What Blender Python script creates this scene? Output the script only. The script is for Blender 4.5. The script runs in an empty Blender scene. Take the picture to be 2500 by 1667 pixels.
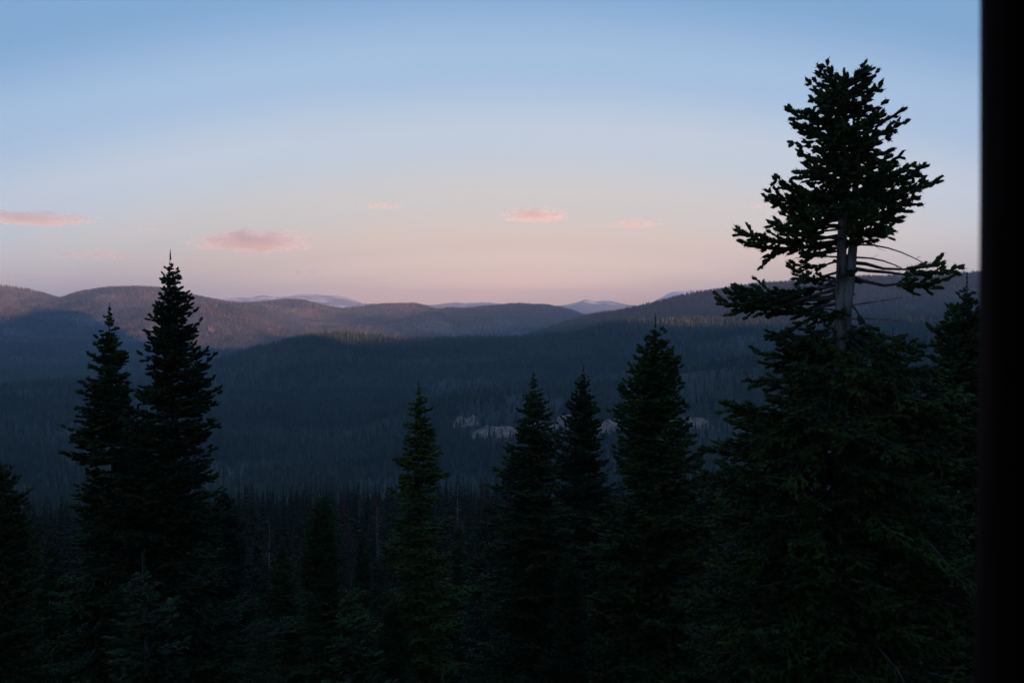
import bpy, math
import numpy as np
from mathutils import Vector

# ---------------------------------------------------------------- camera, world, sun, exposure
sc = bpy.context.scene
COL = sc.collection
F = 2500 * 35 / 36.0          # focal length in photograph pixels
Y0 = 760.0                    # eye-level row of the photograph
PITCH = math.atan((833.5 - Y0) / F)

cam_d = bpy.data.cameras.new('camera')
cam = bpy.data.objects.new('camera', cam_d); COL.objects.link(cam)
cam_d.lens = 35; cam_d.sensor_width = 36
cam_d.clip_start = 0.05; cam_d.clip_end = 200000
cam.rotation_euler = (math.pi / 2 - PITCH, 0, 0)
cam_d.dof.use_dof = True; cam_d.dof.focus_distance = 90; cam_d.dof.aperture_fstop = 2.8
sc.camera = cam

SUN_AZ = math.radians(150)    # clockwise from the view direction: behind, to the right
SUN_EL = math.radians(3.0)
w = bpy.data.worlds.new('World'); sc.world = w; w.use_nodes = True
nt = w.node_tree; N = nt.nodes; Lk = nt.links
sky = N.new('ShaderNodeTexSky'); sky.sky_type = 'NISHITA'; sky.sun_disc = False
sky.sun_elevation = SUN_EL; sky.sun_rotation = SUN_AZ; sky.altitude = 2000
sky.dust_density = 3; sky.ozone_density = 3
def wmath(op, a, b=None, c=None):
    n = N.new('ShaderNodeMath'); n.operation = op
    for i, v in enumerate((a, b, c)):
        if v is None: continue
        if isinstance(v, (int, float)): n.inputs[i].default_value = v
        else: Lk.new(v, n.inputs[i])
    return n.outputs[0]
tc = N.new('ShaderNodeTexCoord'); sx = N.new('ShaderNodeSeparateXYZ')
Lk.new(tc.outputs['Generated'], sx.inputs[0])
X_, Y_, Z_ = sx.outputs
hor = wmath('SQRT', wmath('ADD', wmath('MULTIPLY', X_, X_), wmath('MULTIPLY', Y_, Y_)))
caz = wmath('DIVIDE', Y_, wmath('MAXIMUM', hor, 1e-4))
off = wmath('MINIMUM', wmath('SUBTRACT', 1.0, caz), 0.14)     # the twilight arch is widest opposite the sun
fac = wmath('MULTIPLY_ADD', off, 0.75, Z_)
fac = wmath('MULTIPLY', wmath('MAXIMUM', fac, 0.0), 2.0)
ramp = N.new('ShaderNodeValToRGB'); ramp.color_ramp.interpolation = 'EASE'
Lk.new(fac, ramp.inputs[0])
stops = [(0.0, (1.0, .55, .32)), (.04, (.86, .50, .30)), (.09, (.56, .40, .30)), (.14, (.45, .345, .28)), (.22, (.375, .345, .32)),
         (.34, (.30, .335, .38)), (.48, (.195, .275, .38)), (.64, (.105, .20, .325)), (1.0, (.042, .11, .22))]
er = ramp.color_ramp.elements
while len(er) < len(stops): er.new(0.5)
for e, (p, c) in zip(er, stops): e.position = p; e.color = (*c, 1)
mix = N.new('ShaderNodeMix'); mix.data_type = 'RGBA'
sm = N.new('ShaderNodeMix'); sm.data_type = 'RGBA'; sm.blend_type = 'MULTIPLY'; sm.inputs[0].default_value = 1
Lk.new(sky.outputs[0], sm.inputs[6]); sm.inputs[7].default_value = (.15, .15, .15, 1)
mix.inputs[0].default_value = 0.95
Lk.new(sm.outputs[2], mix.inputs[6]); Lk.new(ramp.outputs[0], mix.inputs[7])
bg = N['Background']; Lk.new(mix.outputs[2], bg.inputs[0]); bg.inputs[1].default_value = 0.53

sun_d = bpy.data.lights.new('sun', 'SUN'); sun_d.energy = 5.0; sun_d.angle = math.radians(0.5)
sun_d.color = (1.0, .47, .29)
sun = bpy.data.objects.new('sun', sun_d); COL.objects.link(sun)
to_sun = Vector((math.sin(SUN_AZ) * math.cos(SUN_EL), math.cos(SUN_AZ) * math.cos(SUN_EL), math.sin(SUN_EL)))
sun.rotation_euler = to_sun.to_track_quat('Z', 'Y').to_euler()
sun.location = (60, -50, 40)

sc.view_settings.view_transform = 'Standard'; sc.view_settings.look = 'None'
sc.view_settings.exposure = 2.0; sc.view_settings.gamma = 1.0
sc.view_settings.use_curve_mapping = False
sc.render.engine = 'CYCLES'
sc.cycles.use_denoising = True
sc.cycles.max_bounces = 6; sc.cycles.diffuse_bounces = 2; sc.cycles.glossy_bounces = 1
sc.cycles.transmission_bounces = 1; sc.cycles.volume_bounces = 3; sc.cycles.use_adaptive_sampling = False
sc.cycles.volume_step_rate = 0.4; sc.cycles.volume_max_steps = 128

# ---------------------------------------------------------------- helpers
fwd = np.array([0, math.cos(PITCH), -math.sin(PITCH)])
upv = np.array([0, math.sin(PITCH), math.cos(PITCH)])
def ray(px, py):
    """azimuth (radians, clockwise from +Y) and slope (rise per horizontal metre) of a photograph pixel"""
    px = np.asarray(px, float); py = np.asarray(py, float)
    u = (px - 1250) / F; v = (833.5 - py) / F
    x = u; y = fwd[1] + v * upv[1]; z = fwd[2] + v * upv[2]
    return np.arctan2(x, y), z / np.hypot(x, y)
def at(px, py, r):
    a, s = ray(px, py)
    return np.array([math.sin(a) * r, math.cos(a) * r, s * r])

def mesh(name, V, Fc, smooth=False):
    """triangle or quad mesh from numpy arrays"""
    V = np.ascontiguousarray(V, np.float32); Fc = np.ascontiguousarray(Fc, np.int32)
    me = bpy.data.meshes.new(name)
    n, k = Fc.shape
    me.vertices.add(len(V)); me.vertices.foreach_set('co', V.ravel())
    me.loops.add(n * k); me.loops.foreach_set('vertex_index', Fc.ravel())
    me.polygons.add(n); me.polygons.foreach_set('loop_start', np.arange(0, n * k, k, dtype=np.int32))
    me.polygons.foreach_set('use_smooth', np.full(n, smooth, dtype=bool))
    me.update(calc_edges=True)
    return me
def obj(name, me, mat=None, parent=None, loc=None, **props):
    o = bpy.data.objects.new(name, me); COL.objects.link(o)
    if mat is not None and me is not None and not me.materials: me.materials.append(mat)
    if parent is not None: o.parent = parent
    if loc is not None: o.location = tuple(float(v) for v in loc)
    for k, v in props.items(): o[k] = v
    return o

def _hash(ix, iy, s):
    h = (ix.astype(np.int64) * 374761393 + iy.astype(np.int64) * 668265263 + s * 974634777) & 0xffffffff
    h = ((h ^ (h >> 13)) * 1274126177) & 0xffffffff
    return ((h ^ (h >> 16)) & 0xffff) / 65535.0
def vnoise(x, y, s=0):
    ix = np.floor(x); iy = np.floor(y); fx = x - ix; fy = y - iy
    fx = fx * fx * (3 - 2 * fx); fy = fy * fy * (3 - 2 * fy)
    a = _hash(ix, iy, s); b = _hash(ix + 1, iy, s); c = _hash(ix, iy + 1, s); d = _hash(ix + 1, iy + 1, s)
    return (a * (1 - fx) + b * fx) * (1 - fy) + (c * (1 - fx) + d * fx) * fy
def fbm(x, y, oct=5, s=0, ridged=False):
    t = 0; amp = 1; tot = 0
    for o in range(oct):
        n = vnoise(x * 2 ** o + 17.3 * o, y * 2 ** o - 9.1 * o, s + o)
        if ridged: n = 1 - np.abs(2 * n - 1)
        t = t + amp * n; tot += amp; amp *= 0.5
    return t / tot * 2 - 1
def pchip(x, Z, xq):
    """monotone cubic along axis 0; Z is (K, A), xq is (Q,) -> (Q, A)"""
    h = np.diff(x)[:, None]; d = np.diff(Z, axis=0) / h
    m = np.zeros_like(Z)
    w1 = 2 * h[1:] + h[:-1]; w2 = h[1:] + 2 * h[:-1]
    same = d[:-1] * d[1:] > 0
    with np.errstate(divide='ignore', invalid='ignore'):
        hm = (w1 + w2) / (w1 / d[:-1] + w2 / d[1:])
    m[1:-1] = np.where(same, hm, 0); m[0] = d[0]; m[-1] = d[-1]
    i = np.clip(np.searchsorted(x, xq) - 1, 0, len(x) - 2)
    H = (x[i + 1] - x[i])[:, None]; t = ((xq - x[i])[:, None]) / H
    return ((2 * t**3 - 3 * t**2 + 1) * Z[i] + (t**3 - 2 * t**2 + t) * H * m[i]
            + (-2 * t**3 + 3 * t**2) * Z[i + 1] + (t**3 - t**2) * H * m[i + 1])

# ---------------------------------------------------------------- materials
def mat(name, build):
    m = bpy.data.materials.new(name); m.use_nodes = True
    nt = m.node_tree; build(nt, nt.nodes, nt.links, nt.nodes.get('Principled BSDF'))
    return m
def ramp_node(nt, stops, fac):
    r = nt.nodes.new('ShaderNodeValToRGB'); e = r.color_ramp.elements
    while len(e) < len(stops): e.new(0.5)
    for el, (p, c) in zip(e, stops): el.position = p; el.color = (*c, 1)
    nt.links.new(fac, r.inputs[0]); return r.outputs[0]
def noise_node(nt, scale, detail=4, coord='Object', rough=0.55, stretch=None):
    t = nt.nodes.new('ShaderNodeTexCoord'); n = nt.nodes.new('ShaderNodeTexNoise')
    n.inputs['Scale'].default_value = scale; n.inputs['Detail'].default_value = detail
    n.inputs['Roughness'].default_value = rough
    src = t.outputs[coord]
    if stretch:
        mp = nt.nodes.new('ShaderNodeMapping'); mp.inputs['Scale'].default_value = stretch
        nt.links.new(src, mp.inputs[0]); src = mp.outputs[0]
    nt.links.new(src, n.inputs['Vector']); return n.outputs[0]
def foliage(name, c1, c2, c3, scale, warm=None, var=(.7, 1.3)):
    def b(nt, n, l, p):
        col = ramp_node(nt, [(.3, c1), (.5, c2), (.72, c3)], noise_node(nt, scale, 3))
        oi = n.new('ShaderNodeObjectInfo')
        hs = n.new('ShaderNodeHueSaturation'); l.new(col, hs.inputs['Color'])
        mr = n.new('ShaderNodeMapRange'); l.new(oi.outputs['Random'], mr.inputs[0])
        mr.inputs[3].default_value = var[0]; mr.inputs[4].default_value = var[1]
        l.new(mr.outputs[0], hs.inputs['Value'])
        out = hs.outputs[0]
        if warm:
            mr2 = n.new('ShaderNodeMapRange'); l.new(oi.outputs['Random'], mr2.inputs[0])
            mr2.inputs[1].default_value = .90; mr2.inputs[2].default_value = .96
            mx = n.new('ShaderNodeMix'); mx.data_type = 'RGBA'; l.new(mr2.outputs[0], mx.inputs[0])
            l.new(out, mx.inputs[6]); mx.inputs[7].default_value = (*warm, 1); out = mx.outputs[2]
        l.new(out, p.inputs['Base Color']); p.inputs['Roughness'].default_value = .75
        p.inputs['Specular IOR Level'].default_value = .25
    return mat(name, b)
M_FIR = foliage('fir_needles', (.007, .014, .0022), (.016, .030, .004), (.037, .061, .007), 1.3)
M_FIRG = foliage('bright_fir_needles', (.022, .038, .004), (.042, .068, .007), (.068, .10, .012), 1.3)
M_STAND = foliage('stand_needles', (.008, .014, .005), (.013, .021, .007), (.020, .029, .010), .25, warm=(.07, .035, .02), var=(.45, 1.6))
def far_b(nt, n, l, p, cols=((.010, .019, .011), (.019, .030, .015), (.030, .041, .021), (.055, .050, .028))):
    g = n.new('ShaderNodeNewGeometry')
    def pos_noise(scale, det):
        q = n.new('ShaderNodeTexNoise'); q.inputs['Scale'].default_value = scale; q.inputs['Detail'].default_value = det
        l.new(g.outputs['Position'], q.inputs['Vector']); return q.outputs[0]
    big = ramp_node(nt, list(zip((.30, .48, .60, .72), cols)), pos_noise(.0045, 6))
    hs = n.new('ShaderNodeHueSaturation'); l.new(big, hs.inputs['Color'])
    mr = n.new('ShaderNodeMapRange'); l.new(pos_noise(.045, 2), mr.inputs[0])
    mr.inputs[1].default_value = .3; mr.inputs[2].default_value = .7; mr.inputs[3].default_value = .25; mr.inputs[4].default_value = 2.0
    l.new(mr.outputs[0], hs.inputs['Value']); l.new(hs.outputs[0], p.inputs['Base Color'])
    p.inputs['Roughness'].default_value = .8; p.inputs['Specular IOR Level'].default_value = .15
M_FAR = mat('far_needles', far_b)
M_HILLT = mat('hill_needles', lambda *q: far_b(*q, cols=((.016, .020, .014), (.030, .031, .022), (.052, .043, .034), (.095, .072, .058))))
def bark_b(c1, c2, sc_):
    def b(nt, n, l, p):
        f = noise_node(nt, sc_, 6, stretch=(1, 1, .18))
        l.new(ramp_node(nt, [(.3, c1), (.7, c2)], f), p.inputs['Base Color'])
        bp = n.new('ShaderNodeBump'); bp.inputs['Strength'].default_value = .6; bp.inputs['Distance'].default_value = .03
        l.new(f, bp.inputs['Height']); l.new(bp.outputs[0], p.inputs['Normal'])
        p.inputs['Roughness'].default_value = .9; p.inputs['Specular IOR Level'].default_value = .08
    return b
M_BARK = mat('fir_bark', bark_b((.03, .025, .022), (.11, .095, .088), 6))
M_BARKP = mat('pale_bark', bark_b((.04, .034, .032), (.27, .245, .235), 9))
M_DEAD = mat('dead_wood', bark_b((.11, .10, .095), (.24, .22, .21), 4))
M_POST = mat('dark_stained_wood', bark_b((.006, .002, .0015), (.016, .005, .004), 9))
def ground_b(c1, c2, c3, scale):
    def b(nt, n, l, p):
        f = noise_node(nt, scale, 8, rough=.65)
        l.new(ramp_node(nt, [(.35, c1), (.5, c2), (.68, c3)], f), p.inputs['Base Color'])
        p.inputs['Roughness'].default_value = .95; p.inputs['Specular IOR Level'].default_value = .1
    return b
M_SLOPE = mat('forest_floor', ground_b((.035, .03, .02), (.05, .045, .03), (.08, .065, .045), .05))
M_RIDGE = mat('ridge_soil', ground_b((.035, .04, .026), (.05, .05, .034), (.085, .07, .055), .004))
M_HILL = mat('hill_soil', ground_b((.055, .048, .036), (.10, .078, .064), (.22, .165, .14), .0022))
def snow_b(nt, n, l, p):
    f = noise_node(nt, .0016, 9, rough=.68, stretch=(1, 1, 2.2))
    g = n.new('ShaderNodeNewGeometry'); s = n.new('ShaderNodeSeparateXYZ'); l.new(g.outputs['Position'], s.inputs[0])
    mr = n.new('ShaderNodeMapRange'); l.new(s.outputs[2], mr.inputs[0])
    mr.inputs[1].default_value = 0; mr.inputs[2].default_value = 400; mr.inputs[3].default_value = -.16; mr.inputs[4].default_value = .10
    ad = n.new('ShaderNodeMath'); l.new(f, ad.inputs[0]); l.new(mr.outputs[0], ad.inputs[1])
    l.new(ramp_node(nt, [(.485, (.13, .115, .115)), (.52, (.70, .70, .73))], ad.outputs[0]), p.inputs['Base Color'])
    p.inputs['Roughness'].default_value = .85
M_SNOW = mat('rock_and_snow', snow_b)
def rock_b(nt, n, l, p):
    f = noise_node(nt, .16, 8, rough=.75, stretch=(1, 1, .6))
    l.new(ramp_node(nt, [(.38, (.05, .034, .026)), (.48, (.25, .150, .108)), (.60, (.50, .33, .255))], f), p.inputs['Base Color'])
    bp = n.new('ShaderNodeBump'); bp.inputs['Strength'].default_value = .8; bp.inputs['Distance'].default_value = 2
    l.new(f, bp.inputs['Height']); l.new(bp.outputs[0], p.inputs['Normal']); p.inputs['Roughness'].default_value = .95
M_ROCK = mat('pale_rock', rock_b)

# ---------------------------------------------------------------- terrain (rings of canopy profiles read off the photograph)
TREE = 22.0
XS = [-1300, 0, 200, 470, 650, 850, 1010, 1270, 1500, 1660, 1850, 2120, 2400, 3800]
rings = [   # distance, canopy height above the ground, profile
    (1000, 20, XS, [1270, 1270, 1270, 1270, 1270, 1270, 1270, 1265, 1260, 1255, 1245, 1230, 1220, 1200]),
    (1350, 20, XS, [1205, 1205, 1205, 1205, 1205, 1205, 1200, 1190, 1180, 1170, 1160, 1140, 1120, 1100]),
    (1650, 22, XS, [1135, 1135, 1135, 1135, 1135, 1130, 1110, 1095, 1085, 1075, 1065, 1040, 1010, 960]),
    (2000, 22, XS, [1060, 1060, 1060, 1062, 1058, 1045, 988, 957, 935, 897, 868, 832, 800, 740]),
    (2250, 22, XS, [1010, 1008, 1008, 1012, 1012, 1012, 1012, 995, 975, 940, 915, 880, 850, 790]),
    (2700, 22, XS, [945, 942, 944, 962, 950, 935, 938, 925, 900, 880, 865, 845, 820, 770]),
    (3500, 22, [-1300, 0, 250, 470, 560, 650, 720, 790, 850, 900, 1010, 1270, 1400, 1480, 1560, 1660, 1850, 2120, 2400, 3800],
               [1010, 985, 965, 897, 862, 838, 826, 815, 813, 820, 822, 821, 812, 788, 780, 778, 775, 770, 765, 745]),
    (4000, 22, XS, [940, 935, 935, 935, 915, 890, 880, 868, 840, 815, 800, 790, 785, 770]),
    (5000, 22, [-1300, 0, 250, 470, 650, 850, 1100, 1270, 1360, 1442, 1606, 1755, 1900, 2142, 2322, 2387, 2600, 3800],
               [890, 888, 888, 884, 878, 865, 850, 822, 797, 770, 740, 707, 690, 679, 675, 668, 668, 630]),
    (6200, 20, XS, [842, 842, 842, 842, 838, 835, 832, 835, 830, 800, 770, 745, 725, 690]),
    (7300, 20, [-1300, 0, 120, 250, 330, 430, 500, 560, 610, 680, 780, 900, 1000, 1060, 1120, 1270, 1400, 1600, 1900, 2400, 3800],
               [760, 775, 790, 785, 770, 752, 745, 752, 775, 800, 800, 798, 785, 775, 792, 800, 805, 800, 790, 760, 720]),
    (8000, 18, [-1300, 0, 120, 250, 400, 500, 600, 700, 850, 1000, 1100, 1270, 1430, 1700, 2400, 3800],
               [720, 745, 760, 757, 750, 750, 760, 768, 772, 770, 778, 780, 790, 800, 770, 730]),
    (9200, 18, [-1300, -300, -80, 0, 60, 110, 145, 190, 250, 300, 365, 420, 480, 560, 600, 650, 690, 740, 770, 800, 830, 860, 900, 940,
                1010, 1040, 1075, 1130, 1200, 1280, 1340, 1370, 1400, 1430, 1600, 2400, 3800],
               [730, 712, 690, 694, 703, 717, 730, 715, 704, 700, 701, 708, 722, 738, 743, 736, 731, 734, 744, 754, 760, 756, 747, 742,
                739, 744, 757, 753, 746, 743, 743, 750, 758, 772, 790, 780, 760]),
    (11500, 0, XS, [775, 770, 768, 768, 772, 785, 785, 785, 790, 800, 800, 800, 800, 800]),
    (15000, 0, XS, [775] * 14),
    (20000, 0, XS, [770] * 14),
    (25000, 0, [-1300, 300, 540, 600, 640, 670, 700, 735, 775, 800, 850, 880, 1000, 1060, 1110, 1180, 1300, 1385, 1430, 1460, 1480, 1530, 1580,
                1615, 1645, 1690, 1730, 1800, 2300, 2390, 2500, 3800],
               [760, 755, 738, 732, 725, 731, 734, 724, 721, 724, 735, 752, 756, 748, 744, 748, 758, 754, 738, 743, 739, 748, 752,
                736, 718, 710, 714, 724, 690, 665, 672, 720]),
    (29000, 0, XS, [790] * 14),
]
AZ = np.radians(np.arange(-46, 46.001, 0.085))
def smooth_az(v, sig_deg):
    if sig_deg <= 0: return v
    k = np.arange(-40, 41) * 0.085; g = np.exp(-.5 * (k / sig_deg) ** 2); g /= g.sum()
    return np.convolve(np.pad(v, 40, mode='edge'), g, mode='valid')
def near_ground(r):   # the steep slope right below the viewpoint
    return np.interp(r, [0, 6, 22, 45, 80, 110, 250, 420, 700], [-5.0, -7.0, -13.0, -21.5, -35, -43, -71, -101, -190])
RK = [3.0, 8, 22, 45, 80, 110, 250, 420, 700]
KZ = [np.full(len(AZ), near_ground(r)) for r in RK]
for r, th, px, py in rings:
    a, s = ray(px, py)
    prof = smooth_az(np.interp(AZ, a, s), 0.12 if r in (9200, 25000) else (0.25 if r in (3500, 5000, 7300) else .9))
    RK.append(r); KZ.append(prof * r - th * .85)
KZ = np.array(KZ); LR = np.log(np.array(RK, float))
RQ = np.unique(np.concatenate([np.exp(np.linspace(math.log(3), math.log(1000), 60)), np.linspace(1000, 5600, 110),
                               np.linspace(5600, 9800, 90), np.linspace(9800, 21500, 18), np.linspace(21500, 29000, 60)]))
ZG = pchip(LR, KZ, np.log(RQ))
XG = RQ[:, None] * np.sin(AZ)[None]; YG = RQ[:, None] * np.cos(AZ)[None]
amp = np.interp(RQ, [0, 60, 700, 1500, 3500, 6000, 9000, 12000, 23000, 25000], [0, .6, 4, 22, 34, 80, 85, 80, 130, 100])[:, None]
wl = np.interp(RQ, [0, 500, 2000, 5000, 9000, 30000], [60, 160, 420, 800, 1500, 3500])
nz = np.zeros_like(ZG)
for lo, hi, wlen, s in [(0, 700, 120, 3), (500, 5600, 460, 11), (5000, 12000, 1300, 23), (11000, 40000, 3200, 31)]:
    q = fbm(XG / wlen, YG / wlen, 5, s, ridged=(lo >= 400))
    wgt = np.clip((RQ - lo) / max(lo * .15, 1), 0, 1) * np.clip((hi - RQ) / (hi * .12), 0, 1)
    nz += q * wgt[:, None]
# keep the sky-line crests where the photograph has them
keep = np.ones_like(RQ)
for rc, wd in ((9200, 500), (5000, 300), (3500, 250), (25000, 800)):
    keep *= 1 - .75 * np.exp(-((RQ - rc) / wd) ** 2)
ZG = ZG + nz * amp * keep[:, None]
ZG += (fbm(XG / 1500, YG / 1500, 6, 91, ridged=True) - .25) * (np.clip((RQ - 21000) / 1500, 0, 1) * 105)[:, None]
def terrain_z(x, y):
    r = np.hypot(x, y); a = np.arctan2(x, y)
    fi = np.interp(r, RQ, np.arange(len(RQ))); fj = np.interp(a, AZ, np.arange(len(AZ)))
    i = np.clip(fi.astype(int), 0, len(RQ) - 2); j = np.clip(fj.astype(int), 0, len(AZ) - 2); u = fi - i; v = fj - j
    return (ZG[i, j] * (1 - u) * (1 - v) + ZG[i + 1, j] * u * (1 - v) + ZG[i, j + 1] * (1 - u) * v + ZG[i + 1, j + 1] * u * v)
def grid_faces(nr, nc):
    i, j = np.meshgrid(np.arange(nr - 1), np.arange(nc - 1), indexing='ij'); k = (i * nc + j).ravel()
    return np.stack([k, k + 1, k + nc + 1, k + nc], 1)[:, ::-1]
def band(name, r0, r1, m, step=1):
    i0 = np.searchsorted(RQ, r0); i1 = min(np.searchsorted(RQ, r1), len(RQ) - 1)
    sl = np.s_[i0:i1 + 1, ::step]
    V = np.stack([XG[sl].ravel(), YG[sl].ravel(), ZG[sl].ravel()], 1)
    nc = XG[sl].shape[1]
    return obj(name, mesh(name, V, grid_faces(i1 - i0 + 1, nc), True), m, kind='structure')
band('slope', 0, 1000, M_SLOPE, 4)
band('forested_ridge', 1000, 5600, M_RIDGE, 2)
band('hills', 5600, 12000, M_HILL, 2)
band('snowy_mountains', 12000, 40000, M_SNOW)

# the rest of the mountain the viewpoint stands on: behind and to the sides, up to the crest that hides the sun
sd = np.array([math.sin(SUN_AZ), math.cos(SUN_AZ)]); pd_ = np.array([-sd[1], sd[0]])
TERM = [  # where the edge of the shade lies on the land: pixel, distance, metres of extra shade
    (720, 846, 3500, 0), (800, 842, 3500, 0), (850, 840, 3500, 0), (980, 832, 3500, 0), (1080, 822, 3500, 14), (1200, 822, 3500, 26), (1380, 805, 3500, 20), (1470, 806, 3500, 0),
    (1650, 808, 3500, 0), (1850, 804, 3500, 0), (60, 768, 9000, 0), (150, 768, 9000, 0), (560, 814, 7300, 0), (640, 810, 7300, 0),
    (1700, 700, 5000, 30), (1900, 672, 5000, 25), (2300, 660, 5000, 25), (740, 778, 9200, 0), (950, 752, 9200, 0), (1080, 745, 9200, 25), (1250, 735, 9200, 30), (1400, 735, 9200, 30)]
HU = [(-14000, 300), (-3000, 300), (0, 300), (500, 430)]
for px, py, r, ex in TERM:
    p = at(px, py, r)
    HU.append((p[0] * pd_[0] + p[1] * pd_[1], p[2] + (1500 - (p[0] * sd[0] + p[1] * sd[1])) * math.tan(SUN_EL) + ex))
HU.append((12000, 560)); HU.sort()
AB = np.concatenate([np.radians(np.arange(46, 100, .5)), np.radians(np.arange(100, 314.01, 2.0))])
RB = np.concatenate([[3, 8, 22, 45, 80, 150, 300, 500, 800, 1100, 1400], np.arange(1500, 8000, 60), [8200, 8600, 9200, 10000, 11500, 13500]]).astype(float)
xb = RB[:, None] * np.sin(AB)[None]; yb = RB[:, None] * np.cos(AB)[None]
sco = xb * sd[0] + yb * sd[1]; uco = xb * pd_[0] + yb * pd_[1]
crest = np.interp(uco, [h[0] for h in HU], [h[1] for h in HU])
t = np.clip(sco / 1500, 0, 1); t = t * t * (3 - 2 * t); t2 = np.clip((sco - 1500) / 5000, 0, 1)
zb = -6 + (crest + 6) * t - 350 * t2 * t2 - np.clip(-sco, 0, 3000) * .12
edge = np.minimum(AB - AB[0], AB[-1] - AB)
ef = np.clip(edge / math.radians(9), 0, 1)[None]; ef = ef * ef * (3 - 2 * ef)
zl = np.interp(RB, RQ, ZG[:, -1])[:, None]; zr = np.interp(RB, RQ, ZG[:, 0])[:, None]
zedge = np.where((AB < math.pi)[None], zl, zr)
zb = np.where(RB[:, None] < 30, near_ground(RB[:, None] * .4), zb)
zb = zedge * (1 - ef) + zb * ef
obj('mountainside', mesh('mountainside', np.stack([xb.ravel(), yb.ravel(), zb.ravel()], 1), grid_faces(len(RB), len(AB)), True), M_SLOPE, kind='structure')

# ---------------------------------------------------------------- conifers
def frame_from(d):
    d = d / np.linalg.norm(d, axis=1, keepdims=True)
    z = np.array([0, 0, 1.0])
    s = np.cross(z, d); n = np.linalg.norm(s, axis=1, keepdims=True)
    s = np.where(n < 1e-3, np.array([[0, 1.0, 0]]), s / np.maximum(n, 1e-6))
    return d, s, np.cross(d, s)
def shoot_mesh(rng, P, D, L, R, needles):
    """foliage shoots: jagged tapered spindles, with a few free needles each"""
    n = len(P); d, s, u = frame_from(D)
    ang = rng.uniform(0, 2 * math.pi, n)
    ca, sa = np.cos(ang)[:, None], np.sin(ang)[:, None]
    s, u = s * ca + u * sa, u * ca - s * sa
    vs = [P]
    for t, rr in ((.28, .85), (.74, 1.0)):
        for k in range(3):
            a = k * 2 * math.pi / 3 + (0.9 if t > .5 else 0)
            j = rng.uniform(.65, 1.25, n)[:, None]
            vs.append(P + d * (L * (t + rng.uniform(-.07, .07, n)))[:, None] + (s * math.cos(a) + u * math.sin(a)) * R[:, None] * rr * j)
    vs.append(P + d * L[:, None])
    V = np.stack(vs, 1); T = []
    for k in range(3):
        k2 = (k + 1) % 3
        T += [(0, 1 + k2, 1 + k), (1 + k, 1 + k2, 4 + k), (1 + k2, 4 + k2, 4 + k), (4 + k, 4 + k2, 7)]
    nv = 8
    if needles:
        ex = []
        for q in range(needles):
            t = rng.uniform(.08, .95, n)[:, None]; a = rng.uniform(0, 2 * math.pi, n)[:, None]
            rad = s * np.cos(a) + u * np.sin(a)
            b = P + d * L[:, None] * t; w_ = np.cross(d, rad) * (R * .22)[:, None]
            ex += [b + w_, b - w_, b + rad * (R * rng.uniform(1.3, 2.0, n))[:, None] + d * (R * 1.1)[:, None]]
            T.append((nv, nv + 1, nv + 2)); nv += 3
        V = np.concatenate([V, np.stack(ex, 1)], 1)
    T = np.array(T); Fc = (np.arange(n) * nv)[:, None, None] + T[None]
    return V.reshape(-1, 3), Fc.reshape(-1, 3)
def tube(path, rad, sides=5):
    path = np.asarray(path, float); n = len(path)
    tan = np.gradient(path, axis=0); d, s, u = frame_from(tan + 1e-9)
    if abs(d[0][2]) > .9:
        s = np.tile([1.0, 0, 0], (n, 1)); u = np.cross(d, s); s = np.cross(u, d)
    a = np.arange(sides) * 2 * math.pi / sides
    V = path[:, None] + (s[:, None] * np.cos(a)[None, :, None] + u[:, None] * np.sin(a)[None, :, None]) * np.asarray(rad)[:, None, None]
    i, j = np.meshgrid(np.arange(n - 1), np.arange(sides), indexing='ij'); k = (i * sides + j).ravel(); k2 = (i * sides + (j + 1) % sides).ravel()
    Fc = np.concatenate([np.stack([k, k2, k2 + sides], 1), np.stack([k, k2 + sides, k + sides], 1)])
    return V.reshape(-1, 3), Fc
class Bag:
    def __init__(s): s.V = []; s.F = []; s.M = []; s.n = 0
    def add(s, VF, m=0):
        V, Fc = VF
        s.V.append(V); s.F.append(Fc + s.n); s.M.append(np.full(len(Fc), m)); s.n += len(V)
    def mesh(s, name, mats):
        me = mesh(name, np.concatenate(s.V), np.concatenate(s.F))
        for m in mats: me.materials.append(m)
        me.polygons.foreach_set('material_index', np.concatenate(s.M).astype(np.int32))
        return me
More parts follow.
